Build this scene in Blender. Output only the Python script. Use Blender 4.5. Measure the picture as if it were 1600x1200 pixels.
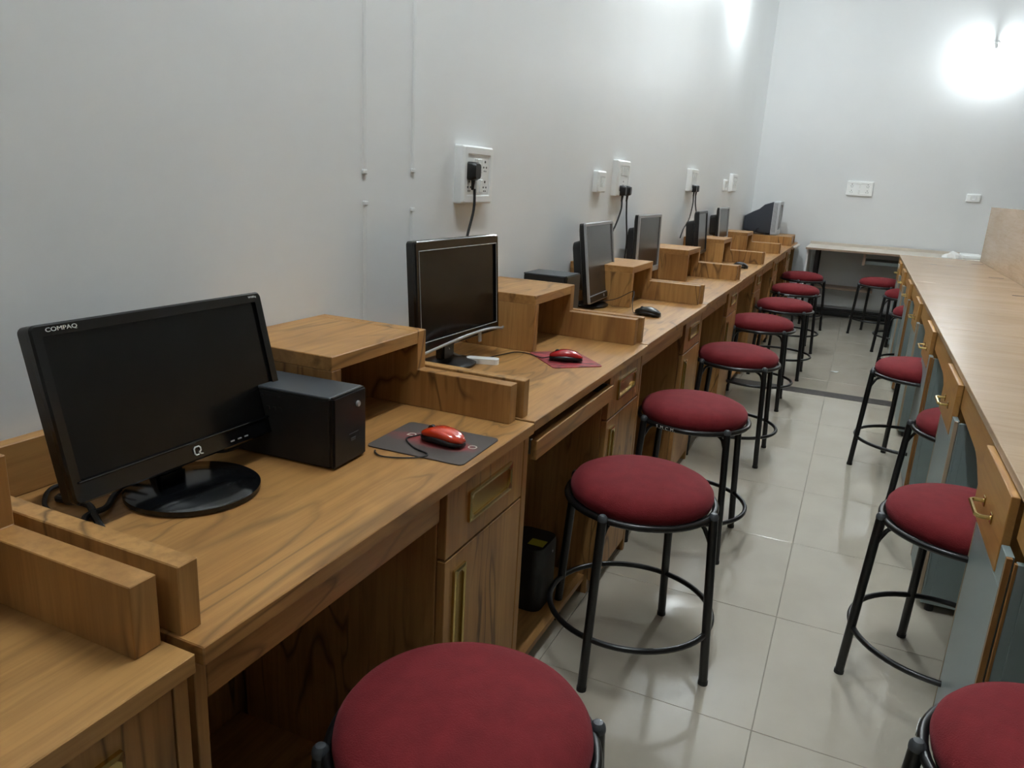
import bpy, bmesh, math, random
from mathutils import Matrix, Vector
random.seed(4)
for o in list(bpy.data.objects): bpy.data.objects.remove(o)
S = bpy.context.scene
COL = S.collection
PI = math.pi

# ---------------------------------------------------------------- camera, world, exposure
cd = bpy.data.cameras.new('camera'); cam = bpy.data.objects.new('camera', cd); COL.objects.link(cam)
R = ((0.907, 0.157, -0.390), (0.417, -0.219, 0.882), (0.053, -0.963, -0.264))
rx = Vector((R[0][0], R[1][0], R[2][0])).normalized()
fw = Vector((R[0][2], R[1][2], R[2][2])); fw = (fw - fw.dot(rx) * rx).normalized()
up = rx.cross(fw)
m = Matrix((rx, up, -fw)).transposed().to_4x4(); m.translation = (1.224, 0, 1.35)
cam.matrix_world = m
cd.sensor_width = 36; cd.lens = 36 * 1179 / 1600; cd.clip_start = 0.02; cd.clip_end = 60
S.camera = cam
W = bpy.data.worlds.new('world'); S.world = W; W.use_nodes = True
W.node_tree.nodes['Background'].inputs[0].default_value = (0.8, 0.88, 1, 1)
W.node_tree.nodes['Background'].inputs[1].default_value = 0.0
S.view_settings.view_transform = 'Standard'; S.view_settings.look = 'None'
S.view_settings.gamma = 1; S.view_settings.use_curve_mapping = False
S.view_settings.exposure = 2.1
BULB_A = 78.0      # bulb on the far wall
BULB_B = 200.0      # bulb on the desk-side wall
FILL_BULB = 34.0      # added fill bulb behind the camera, out of view
FILL_TUBE = 60.0        # added ceiling fill tubes, out of view

# ---------------------------------------------------------------- materials
def nm(name):
    mt = bpy.data.materials.new(name); mt.use_nodes = True
    nt = mt.node_tree; b = nt.nodes['Principled BSDF']
    return mt, nt, b
def lin(c):
    return tuple(((v / 255) / 12.92 if v / 255 <= .04045 else ((v / 255 + .055) / 1.055) ** 2.4) for v in c) + (1,)
def plain(name, c, rough=.5, metal=0, spec=.5, coat=0, emit=None):
    mt, nt, b = nm(name)
    b.inputs['Base Color'].default_value = lin(c); b.inputs['Roughness'].default_value = rough
    b.inputs['Metallic'].default_value = metal; b.inputs['Specular IOR Level'].default_value = spec
    b.inputs['Coat Weight'].default_value = coat
    if emit:
        b.inputs['Emission Color'].default_value = (0.89, 0.965, 1, 1); b.inputs['Emission Strength'].default_value = emit
    return mt
def mixed(name, c1, c2, scale=8, rough=.5, stretch=(1, 1, 1), detail=5, bump=0, spec=.5, metal=0, lo=.3, hi=.7, bscale=None, rvar=0):
    mt, nt, b = nm(name); N = nt.nodes; L = nt.links
    tc = N.new('ShaderNodeTexCoord'); mp = N.new('ShaderNodeMapping'); mp.inputs['Scale'].default_value = stretch
    L.new(tc.outputs['Object'], mp.inputs[0])
    n = N.new('ShaderNodeTexNoise'); n.inputs['Scale'].default_value = scale; n.inputs['Detail'].default_value = detail
    L.new(mp.outputs[0], n.inputs['Vector'])
    r = N.new('ShaderNodeValToRGB'); r.color_ramp.elements[0].position = lo; r.color_ramp.elements[1].position = hi
    r.color_ramp.elements[0].color = lin(c1); r.color_ramp.elements[1].color = lin(c2)
    L.new(n.outputs[0], r.inputs[0]); L.new(r.outputs[0], b.inputs['Base Color'])
    b.inputs['Roughness'].default_value = rough; b.inputs['Specular IOR Level'].default_value = spec; b.inputs['Metallic'].default_value = metal
    if rvar:
        mr = N.new('ShaderNodeMapRange'); mr.inputs[3].default_value = rough - rvar; mr.inputs[4].default_value = rough + rvar
        L.new(n.outputs[0], mr.inputs[0]); L.new(mr.outputs[0], b.inputs['Roughness'])
    if bump:
        n2 = N.new('ShaderNodeTexNoise'); n2.inputs['Scale'].default_value = bscale or scale * 6; n2.inputs['Detail'].default_value = 3
        L.new(mp.outputs[0], n2.inputs['Vector'])
        bp = N.new('ShaderNodeBump'); bp.inputs['Strength'].default_value = bump; bp.inputs['Distance'].default_value = .002
        L.new(n2.outputs[0], bp.inputs['Height']); L.new(bp.outputs[0], b.inputs['Normal'])
    return mt
def wood(name, axis, base, light, dark, vein, rough=.42, veins=1.0, patch=1.0, spec=.4):
    """laminate with long grain along axis, soft board-like patches and thin dark cathedral veins"""
    mt, nt, b = nm(name); N = nt.nodes; L = nt.links
    tc = N.new('ShaderNodeTexCoord'); oi = N.new('ShaderNodeObjectInfo')
    off = N.new('ShaderNodeVectorMath'); off.operation = 'MULTIPLY_ADD'
    cmb = N.new('ShaderNodeCombineXYZ')
    for i, k in enumerate((7.3, 3.1, 5.7)):
        ml = N.new('ShaderNodeMath'); ml.operation = 'MULTIPLY'; ml.inputs[1].default_value = k
        L.new(oi.outputs['Random'], ml.inputs[0]); L.new(ml.outputs[0], cmb.inputs[i])
    ad = N.new('ShaderNodeVectorMath'); ad.operation = 'ADD'
    L.new(tc.outputs['Object'], ad.inputs[0]); L.new(cmb.outputs[0], ad.inputs[1])
    def mapped(along, across):
        mp = N.new('ShaderNodeMapping'); s = [across] * 3; s[axis] = along
        mp.inputs['Scale'].default_value = s; L.new(ad.outputs[0], mp.inputs[0]); return mp.outputs[0]
    def noise(vec, scale, detail=4, dist=0, rough_=.5):
        n = N.new('ShaderNodeTexNoise'); n.inputs['Scale'].default_value = scale; n.inputs['Detail'].default_value = detail
        n.inputs['Distortion'].default_value = dist; n.inputs['Roughness'].default_value = rough_
        L.new(vec, n.inputs['Vector']); return n.outputs[0]
    def ramp(v, p0, p1, c0, c1):
        r = N.new('ShaderNodeValToRGB'); r.color_ramp.elements[0].position = p0; r.color_ramp.elements[1].position = p1
        r.color_ramp.elements[0].color = c0; r.color_ramp.elements[1].color = c1; L.new(v, r.inputs[0]); return r
    def mix(f, a, c, fac=1.0):
        x = N.new('ShaderNodeMix'); x.data_type = 'RGBA'
        if f is None: x.inputs[0].default_value = fac
        else: L.new(f, x.inputs[0])
        L.new(a, x.inputs[6]); L.new(c, x.inputs[7]) if not isinstance(c, tuple) else setattr(x.inputs[7], 'default_value', c)
        return x.outputs[2]
    broad = ramp(noise(mapped(1.0, 5), 1.3, 3), .35, .68, lin(base), lin(light))
    fine = ramp(noise(mapped(1.2, 26), 2.6, 6, .3, .62), .42, .72, (0, 0, 0, 1), (1, 1, 1, 1))
    sc = N.new('ShaderNodeMath'); sc.operation = 'MULTIPLY'; sc.inputs[1].default_value = .55
    L.new(fine.outputs[0], sc.inputs[0])
    c = mix(sc.outputs[0], broad.outputs[0], lin(dark))
    # cathedral veins: contour lines of a stretched noise
    v = noise(mapped(.9, 4.2), 1.5, 2.5, .5)
    mu = N.new('ShaderNodeMath'); mu.operation = 'MULTIPLY'; mu.inputs[1].default_value = 8; L.new(v, mu.inputs[0])
    fr = N.new('ShaderNodeMath'); fr.operation = 'FRACT'; L.new(mu.outputs[0], fr.inputs[0])
    sb = N.new('ShaderNodeMath'); sb.operation = 'SUBTRACT'; sb.inputs[1].default_value = .5; L.new(fr.outputs[0], sb.inputs[0])
    ab = N.new('ShaderNodeMath'); ab.operation = 'ABSOLUTE'; L.new(sb.outputs[0], ab.inputs[0])
    line = ramp(ab.outputs[0], .0, .15, (1, 1, 1, 1), (0, 0, 0, 1))
    gate = ramp(noise(mapped(1.6, 5), 1.1, 2), .44, .56, (0, 0, 0, 1), (1, 1, 1, 1))
    mm = N.new('ShaderNodeMath'); mm.operation = 'MULTIPLY'; L.new(line.outputs[0], mm.inputs[0]); L.new(gate.outputs[0], mm.inputs[1])
    m2 = N.new('ShaderNodeMath'); m2.operation = 'MULTIPLY'; m2.inputs[1].default_value = .85 * veins; L.new(mm.outputs[0], m2.inputs[0])
    c = mix(m2.outputs[0], c, lin(vein))
    # broad darker patches printed in the laminate
    pt = ramp(noise(mapped(1.5, 4), 1.0, 3, .8), .52, .72, (0, 0, 0, 1), (1, 1, 1, 1))
    m3 = N.new('ShaderNodeMath'); m3.operation = 'MULTIPLY'; m3.inputs[1].default_value = .6 * patch; L.new(pt.outputs[0], m3.inputs[0])
    c = mix(m3.outputs[0], c, lin(dark))
    L.new(c, b.inputs['Base Color'])
    b.inputs['Roughness'].default_value = rough; b.inputs['Specular IOR Level'].default_value = spec
    return mt
OAK = dict(base=(168, 122, 68), light=(186, 142, 86), dark=(124, 82, 42), vein=(62, 38, 20))
M = {}
for ax, k in ((0, 'x'), (1, 'y'), (2, 'z')):
    M['oak_' + k] = wood('oak_laminate_' + k, ax, veins=.85 if k == 'z' else .6, patch=1.15, **OAK)
    M['beech_' + k] = wood('beech_laminate_' + k, ax, (178, 148, 114), (189, 159, 125), (160, 129, 95), (136, 102, 70), rough=.24, veins=.25, patch=.6, spec=.5)
    M['teak_' + k] = wood('amber_laminate_' + k, ax, (170, 124, 66), (180, 135, 76), (150, 104, 52), (120, 78, 40), rough=.42, veins=.3, patch=.6)
M['dark_gap'] = plain('dark_recess', (40, 28, 18), .8)
M['wall'] = mixed('wall_paint', (232, 235, 235), (237, 240, 240), 1.2, .40, bump=.15, bscale=14, spec=.35, rvar=.04)
M['wall2'] = mixed('far_wall_paint', (222, 224, 224), (227, 229, 229), 1.2, .5, bump=.1, bscale=10, spec=.3)
M['wall3'] = plain('grey_beige_paint', (150, 146, 138), .7)
M['ceil'] = plain('ceiling_paint', (222, 224, 224), .7)
M['tile'] = mixed('cream_vitrified_tile', (176, 168, 153), (186, 178, 163), 3.5, .09, detail=6, spec=.55, bump=.03, bscale=9, rvar=.02)
M['grout'] = plain('grout', (152, 146, 132), .8)
M['strip'] = mixed('grey_granite_strip', (58, 54, 51), (76, 71, 67), 60, .5, spec=.2)
M['skirt'] = plain('dark_skirting', (52, 54, 54), .4)
M['fabric'] = mixed('maroon_cloth', (104, 24, 29), (116, 29, 34), 26, .85, bump=.5, bscale=420, spec=.25)
M['fabric'].node_tree.nodes['Principled BSDF'].inputs['Sheen Weight'].default_value = .25
M['fabric'].node_tree.nodes['Principled BSDF'].inputs['Sheen Tint'].default_value = lin((210, 120, 130))
M['black_metal'] = plain('black_enamelled_steel', (20, 20, 21), .28)
M['cap'] = plain('grey_plastic_cap', (70, 74, 78), .4)
M['black'] = plain('black_plastic', (17, 18, 19), .35)
M['gloss'] = plain('glossy_black_plastic', (12, 13, 15), .14)
M['case'] = mixed('matt_black_case', (24, 25, 27), (30, 31, 33), 30, .5)
M['casetop'] = plain('charcoal_case_top', (62, 67, 72), .38)
M['screen'] = plain('dark_screen', (13, 13, 13), .2, spec=.3)
M['screen_g'] = plain('grey_matte_screen', (44, 44, 44), .26, spec=.9)
M['silver'] = plain('silver_plastic', (170, 172, 175), .35, .3)
M['rubber'] = plain('black_rubber', (22, 22, 22), .6)
M['red'] = plain('red_gloss_plastic', (200, 58, 26), .18, coat=.5)
M['redpink'] = plain('crimson_gloss_plastic', (185, 32, 36), .18, coat=.5)
M['brass'] = plain('brass', (200, 176, 112), .25, 1)
M['brassd'] = plain('brass_cup', (160, 132, 70), .35, 1)
M['steel'] = plain('zinc_rail', (130, 132, 135), .35, .9)
M['plate'] = plain('white_switch_plastic', (242, 244, 243), .35)
M['plate2'] = plain('white_rocker', (236, 238, 236), .25)
M['hole'] = plain('socket_hole', (30, 30, 32), .6)
M['grey'] = mixed('grey_green_laminate', (126, 139, 138), (132, 145, 144), 4, .4)
M['edge'] = plain('beige_edge_band', (172, 152, 128), .45)
M['brown'] = plain('brown_edge_band', (140, 98, 50), .4)
M['white'] = plain('white_print', (215, 218, 216), .5)
M['yellow'] = plain('yellow_sticker', (196, 190, 60), .5)
M['crt'] = plain('crt_charcoal', (52, 56, 64), .4)
M['bezel'] = plain('crt_silver_bezel', (182, 186, 190), .4)
M['bulb'] = plain('lit_bulb_glass', (255, 255, 255), .3, emit=BULB_A)
M['bulb_b'] = plain('lit_bulb_glass_left', (255, 255, 255), .3, emit=BULB_B)
M['fill_bulb'] = plain('fill_bulb_glass_rear', (255, 255, 255), .3, emit=FILL_BULB)
M['tube'] = plain('fill_tube', (255, 255, 255), .3, emit=FILL_TUBE)
M['backtop'] = mixed('pale_table_laminate', (205, 195, 182), (214, 204, 190), 6, .35)
M['shelfbeige'] = plain('shelf_laminate', (150, 128, 110), .5)
def padmat(name, base, glow, cx, cy, r, streak):
    mt, nt, b = nm(name); N = nt.nodes; L = nt.links
    tc = N.new('ShaderNodeTexCoord'); mp = N.new('ShaderNodeMapping'); mp.inputs['Location'].default_value = (-cx, -cy, 0)
    mp.inputs['Scale'].default_value = (1, 1, 0); L.new(tc.outputs['Object'], mp.inputs[0])
    n = N.new('ShaderNodeTexNoise'); n.inputs['Scale'].default_value = 22; n.inputs['Detail'].default_value = 4
    mp2 = N.new('ShaderNodeMapping'); mp2.inputs['Scale'].default_value = streak; L.new(tc.outputs['Object'], mp2.inputs[0]); L.new(mp2.outputs[0], n.inputs['Vector'])
    ln = N.new('ShaderNodeVectorMath'); ln.operation = 'LENGTH'
    mp3 = N.new('ShaderNodeMapping'); mp3.inputs['Scale'].default_value = (1 / r, 3.0 / r, 0); L.new(mp.outputs[0], mp3.inputs[0]); L.new(mp3.outputs[0], ln.inputs[0])
    ad = N.new('ShaderNodeMath'); ad.operation = 'MULTIPLY_ADD'; ad.inputs[1].default_value = -1; ad.inputs[2].default_value = 1.15; L.new(ln.outputs['Value'], ad.inputs[0])
    mu = N.new('ShaderNodeMath'); mu.operation = 'MULTIPLY'; L.new(ad.outputs[0], mu.inputs[0]); L.new(n.outputs[0], mu.inputs[1])
    rr = N.new('ShaderNodeValToRGB'); rr.color_ramp.elements[0].position = .12; rr.color_ramp.elements[1].position = .6
    rr.color_ramp.elements[0].color = lin(base); rr.color_ramp.elements[1].color = lin(glow)
    L.new(mu.outputs[0], rr.inputs[0]); L.new(rr.outputs[0], b.inputs['Base Color']); b.inputs['Roughness'].default_value = .6
    return mt
M['pad'] = padmat('dark_mouse_pad_print', (72, 64, 60), (170, 40, 44), 0, 0, .13, (1, 1, 1))
M['pad2'] = mixed('red_mouse_pad_print', (92, 30, 36), (172, 62, 68), 26, .5, stretch=(1, 2, 1), lo=.38, hi=.62)

# ---------------------------------------------------------------- mesh helpers
class MB:
    def __init__(s): s.bm = bmesh.new()
    def _merge(s, t, mat=None):
        if mat is not None: bmesh.ops.transform(t, matrix=mat, verts=t.verts)
        me = bpy.data.meshes.new('t'); t.to_mesh(me); t.free(); s.bm.from_mesh(me); bpy.data.meshes.remove(me); return s
    def box(s, x0, x1, y0, y1, z0, z1, bev=.002, seg=1, mat=None):
        t = bmesh.new(); bmesh.ops.create_cube(t, size=1)
        bmesh.ops.scale(t, vec=(x1 - x0, y1 - y0, z1 - z0), verts=t.verts)
        bmesh.ops.translate(t, vec=((x0 + x1) / 2, (y0 + y1) / 2, (z0 + z1) / 2), verts=t.verts)
        if bev: bmesh.ops.bevel(t, geom=t.edges[:], offset=min(bev, .3 * min(abs(x1 - x0), abs(y1 - y0), abs(z1 - z0))), segments=seg, affect='EDGES')
        return s._merge(t, mat)
    def cyl(s, p0, p1, r, r2=None, seg=16, bev=0):
        p0 = Vector(p0); p1 = Vector(p1); d = p1 - p0; t = bmesh.new()
        bmesh.ops.create_cone(t, cap_ends=True, segments=seg, radius1=r, radius2=r if r2 is None else r2, depth=d.length)
        if bev: bmesh.ops.bevel(t, geom=[e for e in t.edges if len(e.link_faces) == 2 and any(len(f.verts) > 4 for f in e.link_faces)], offset=bev, segments=2, affect='EDGES')
        mt = Matrix.Translation((p0 + p1) / 2) @ d.to_track_quat('Z', 'Y').to_matrix().to_4x4()
        return s._merge(t, mt)
    def tube(s, pts, r, seg=8, closed=False):
        pts = [Vector(p) for p in pts]; n = len(pts); rings = []; bm = s.bm; prev = None
        for i, p in enumerate(pts):
            a = pts[(i - 1) % n] if (closed or i > 0) else p; b = pts[(i + 1) % n] if (closed or i < n - 1) else p
            d = (b - a).normalized()
            if prev is None:
                u = d.cross(Vector((0, 0, 1)));
                if u.length < .1: u = d.cross(Vector((0, 1, 0)))
            else: u = prev - d * prev.dot(d)
            u.normalize(); prev = u; v = d.cross(u)
            rings.append([bm.verts.new(p + (u * math.cos(q) + v * math.sin(q)) * r) for q in [2 * PI * k / seg for k in range(seg)]])
        for i in range(n if closed else n - 1):
            A = rings[i]; B = rings[(i + 1) % n]; sh = 0
            if closed and i == n - 1:
                sh = min(range(seg), key=lambda k: (A[0].co - B[k].co).length)
            for k in range(seg):
                bm.faces.new((A[k], A[(k + 1) % seg], B[(k + 1 + sh) % seg], B[(k + sh) % seg]))
        if not closed: bm.faces.new(rings[0][::-1]); bm.faces.new(rings[-1])
        return s
    def lathe(s, prof, c=(0, 0, 0), seg=48, mat=None):
        t = bmesh.new(); rings = []
        for r, z in prof:
            if r < 1e-5: rings.append([t.verts.new((c[0], c[1], c[2] + z))])
            else: rings.append([t.verts.new((c[0] + r * math.cos(2 * PI * k / seg), c[1] + r * math.sin(2 * PI * k / seg), c[2] + z)) for k in range(seg)])
        for A, B in zip(rings, rings[1:]):
            for k in range(seg):
                a, b = A[k % len(A)], A[(k + 1) % len(A)]; c2, d = B[(k + 1) % len(B)], B[k % len(B)]
                vs = []
                for v in (a, b, c2, d):
                    if v not in vs: vs.append(v)
                if len(vs) > 2: t.faces.new(vs)
        return s._merge(t, mat)
    def prism(s, poly, axis, a0, a1, bev=0, mat=None):
        """poly: 2-D points in the two other axes (in xyz order), extruded along axis"""
        t = bmesh.new()
        def pt(p, a):
            q = list(p); q.insert(axis, a); return q
        A = [t.verts.new(pt(p, a0)) for p in poly]; B = [t.verts.new(pt(p, a1)) for p in poly]
        t.faces.new(A); t.faces.new(B[::-1]); n = len(poly)
        for i in range(n): t.faces.new((A[i], B[i], B[(i + 1) % n], A[(i + 1) % n]))
        bmesh.ops.recalc_face_normals(t, faces=t.faces)
        if bev: bmesh.ops.bevel(t, geom=t.edges[:], offset=bev, segments=1, affect='EDGES')
        return s._merge(t, mat)
    def loft(s, secs, cap=True):
        rings = [[s.bm.verts.new(p) for p in sec] for sec in secs]; n = len(secs[0])
        for A, B in zip(rings, rings[1:]):
            for k in range(n): s.bm.faces.new((A[k], A[(k + 1) % n], B[(k + 1) % n], B[k]))
        if cap: s.bm.faces.new(rings[0][::-1]); s.bm.faces.new(rings[-1])
        return s
    def text(s, txt, size, mat4, depth=.0006, align='CENTER'):
        c = bpy.data.curves.new('t', 'FONT'); c.body = txt; c.size = size; c.extrude = depth; c.align_x = align; c.align_y = 'CENTER'; c.resolution_u = 3
        o = bpy.data.objects.new('t', c); COL.objects.link(o)
        dg = bpy.context.evaluated_depsgraph_get(); dg.update()
        me = bpy.data.meshes.new_from_object(o.evaluated_get(dg)); me.transform(mat4); s.bm.from_mesh(me)
        bpy.data.objects.remove(o); bpy.data.curves.remove(c); bpy.data.meshes.remove(me); return s
    def obj(s, name, mat, parent=None, org=(0, 0, 0), smooth=False, angle=35):
        bmesh.ops.recalc_face_normals(s.bm, faces=s.bm.faces)
        if org != (0, 0, 0): bmesh.ops.translate(s.bm, vec=[-v for v in org], verts=s.bm.verts)
        me = bpy.data.meshes.new(name); s.bm.to_mesh(me); s.bm.free()
        me.materials.append(M[mat] if isinstance(mat, str) else mat)
        if smooth:
            me.polygons.foreach_set('use_smooth', [True] * len(me.polygons))
            try: me.set_sharp_from_angle(angle=math.radians(angle))
            except Exception: pass
        o = bpy.data.objects.new(name, me); COL.objects.link(o)
        if parent is not None: o.parent = parent
        elif org != (0, 0, 0): o.location = org
        return o
def thing(name, label, cat, loc=(0, 0, 0), rz=0, group=None):
    o = bpy.data.objects.new(name, None); COL.objects.link(o); o.empty_display_size = .05
    o.location = loc; o.rotation_euler = (0, 0, rz); o['label'] = label; o['category'] = cat
    if group: o['group'] = group
    return o
def tag(o, label, cat, group=None):
    o['label'] = label; o['category'] = cat
    if group: o['group'] = group
    return o
def dup(root, loc, rz, label):
    r = root.copy(); COL.objects.link(r); r.location = loc; r.rotation_euler = (0, 0, rz); r['label'] = label
    def rec(a, b):
        for ch in [c for c in bpy.data.objects if c.parent == a]:
            c = ch.copy(); COL.objects.link(c); c.parent = b; rec(ch, c)
    rec(root, r)
    return r
def smoothpts(pts, n=6):
    P = [Vector(p) for p in pts]; out = []
    for i in range(len(P) - 1):
        p0 = P[max(i - 1, 0)]; p1 = P[i]; p2 = P[i + 1]; p3 = P[min(i + 2, len(P) - 1)]
        for k in range(n):
            t = k / n
            out.append(.5 * ((2 * p1) + (p2 - p0) * t + (2 * p0 - 5 * p1 + 4 * p2 - p3) * t * t + (3 * p1 - p0 - 3 * p2 + p3) * t ** 3))
    out.append(P[-1]); return out

# ---------------------------------------------------------------- room
XR, YB, Y0, ZC = 4.6, 9.43, -1.6, 3.7
def struct(o): o['kind'] = 'structure'; return o
fl = struct(MB().box(0, XR, Y0, YB, -.12, -.004, bev=0).obj('floor', 'grout'))
xs = [0] + [v for v in [1.165 + .6 * k for k in range(-2, 7)] if 0.05 < v < XR - .05] + [XR]
ys = [Y0] + [v for v in [1.79 + .6 * k for k in range(-6, 14)] if Y0 + .05 < v < YB - .05] + [YB]
cache = {}
for i in range(len(xs) - 1):
    for j in range(len(ys) - 1):
        w = round(xs[i + 1] - xs[i], 3); h = round(ys[j + 1] - ys[j], 3)
        if (w, h) not in cache:
            o = MB().box(-w / 2 + .0009, w / 2 - .0009, -h / 2 + .0009, h / 2 - .0009, -.006, 0, bev=.0009).obj('tile', 'tile', fl); cache[(w, h)] = o
        else:
            o = cache[(w, h)].copy(); COL.objects.link(o)
        o.location = ((xs[i] + xs[i + 1]) / 2, (ys[j] + ys[j + 1]) / 2, random.uniform(-.0004, .0002))
MB().box(.0, XR, 5.50, 5.645, -.002, .0016, bev=.001).obj('threshold_strip', 'strip', fl)['label'] = 'dark grey stone strip across the tiles'
struct(MB().box(-.15, 0, Y0 - .15, YB + .15, 0, ZC, bev=0).obj('wall_left', 'wall'))
struct(MB().box(0, XR, YB, YB + .15, 0, ZC, bev=0).obj('wall_back', 'wall2'))
struct(MB().box(XR, XR + .15, Y0 - .15, YB + .15, 0, ZC, bev=0).obj('wall_right', 'wall3'))
struct(MB().box(0, XR, Y0 - .15, Y0, 0, ZC, bev=0).obj('wall_front', 'wall3'))
struct(MB().box(-.15, XR + .15, Y0 - .15, YB + .15, ZC, ZC + .12, bev=0).obj('ceiling', 'ceil'))
struct(MB().box(0, XR, YB - .012, YB, 0, .09, bev=.002).obj('baseboard_back', 'skirt'))
# chased conduit lines on the left wall
for y, z0, z1, lb in ((1.722, 1.337, ZC, 'upper thin plastered conduit line nearest the camera'), (1.961, 1.347, ZC, 'upper thin plastered conduit line nearer the big socket'),
                      (1.726, .90, 1.268, 'lower thin plastered conduit line rising from the first shelf box'), (1.961, .90, 1.248, 'lower thin plastered conduit line behind the second monitor')):
    b = MB(); b.prism([(-.001, y - .008), (.004, y - .006), (.007, y), (.004, y + .006), (-.001, y + .008)], 2, z0, z1)
    b.box(-.001, .0075, y - .009, y + .009, z0 if z1 > 2 else z1 - .012, z0 + .012 if z1 > 2 else z1, bev=.002)
    tag(b.obj('wall_conduit', 'wall', smooth=False), lb, 'conduit', 'conduit lines on the left wall')

# ---------------------------------------------------------------- lamps
def bulb(loc, out, mat, label):
    """lamp holder on a wall, bulb hanging on its angled neck"""
    t = thing('light_bulb', label, 'bulb', loc)
    ox, oy = out
    b = MB(); b.cyl((0, 0, .10), (ox * .012, oy * .012, .10), .045, seg=24, bev=.003)
    b.cyl((ox * .01, oy * .01, .10), (ox * .07, oy * .07, .085), .02)
    b.cyl((ox * .055, oy * .055, .105), (ox * .078, oy * .078, .055), .019)
    b.obj('lamp_holder', 'plate', t, smooth=True)
    g = MB(); g.lathe([(0, -.075), (.018, -.072), (.034, -.055), (.041, -.03), (.040, -.005), (.028, .025), (.018, .045), (0, .045)], (ox * .08, oy * .08, 0), 24)
    g.obj('glass_globe', mat, t, smooth=True)
bulb((2.137, YB, 2.77), (0, -1), 'bulb', 'lit white bulb in a holder on the far wall above the counter')
bulb((0, 6.95, 3.05), (1, 0), 'bulb_b', 'lit white bulb on the left wall above the far desks')
bulb((1.0, Y0, 2.9), (0, 1), 'fill_bulb', 'added fill bulb, unseen, on the wall behind the camera')  # unseen bulb added to brighten the faces turned to the camera
for lx, ly, lb in ((.9, 1.45, 'added unseen ceiling fill light over the near aisle'), (.9, 4.6, 'added unseen ceiling fill light over the middle of the aisle')):  # unseen tubes added as fill for the desks and left wall
    t = thing('fill_tube_light', lb, 'fill light', (lx, ly, ZC))
    MB().box(-.03, .03, -.62, .62, -.04, 0, bev=.006).obj('batten', 'plate', t)
    MB().cyl((0, -.59, -.06), (0, .59, -.06), .014, bev=.003).obj('fill_tube', 'tube', t, smooth=True)
    b = MB()
    for e in (-.605, .605): b.box(-.014, .014, e - .015, e + .015, -.08, -.03, bev=.003)
    b.obj('tube_socket', 'plate', t)

# ---------------------------------------------------------------- left desks
B = [-.42, .555, 1.560, 2.605, 3.735, 4.94, 6.19, 7.42, 8.69]
T = .80; FX = .60
names = ['nearest, cut by the frame corner', 'with the large widescreen monitor and black UPS', 'with the red mouse and its pulled-out tray', 'with the grey-screened monitor and black mouse',
         'fourth along the wall, with a thin dark monitor', 'fifth along the wall, with a small black mouse', 'sixth along the wall, with the last flat monitor', 'last and open, just before the old CRT']
def flush_handle(par, xf, y0, y1, z0, z1, loc, vertical=False):
    """brass cup pull let into the face xf"""
    b = MB(); w = .012
    ch = .010
    def frame(a0, a1, c0, c1, x0, x1, wd):
        oy = [(a0, c0), (a1, c0), (a1, c1), (a0, c1)]
        iy = [(a0 + wd + ch, c0 + wd), (a1 - wd - ch, c0 + wd), (a1 - wd, c0 + wd + ch), (a1 - wd, c1 - wd - ch), (a1 - wd - ch, c1 - wd), (a0 + wd + ch, c1 - wd), (a0 + wd, c1 - wd - ch), (a0 + wd, c0 + wd + ch)]
        o8 = [(a0 + .001, c0), (a1 - .001, c0), (a1, c0 + .001), (a1, c1 - .001), (a1 - .001, c1), (a0 + .001, c1), (a0, c1 - .001), (a0, c0 + .001)]
        secs = [[(x0, p[0], p[1]) for p in o8], [(x1, p[0], p[1]) for p in o8], [(x1 + .0015, p[0] * .5 + q[0] * .5, p[1] * .5 + q[1] * .5) for p, q in zip(o8, iy)], [(x1, p[0], p[1]) for p in iy], [(x0, p[0], p[1]) for p in iy]]
        b.loft(secs, cap=False)
    frame(y0, y1, z0, z1, xf - .001, xf + .006, .010)
    b.obj('handle', 'brass', par, loc)['label'] = 'flush brass pull'
    c = MB(); c.box(xf - .0005, xf + .0008, y0 + .007, y1 - .007, z0 + .007, z1 - .007, bev=0)
    h = c.obj('handle_cup', 'brassd', par, loc); return h
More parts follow.
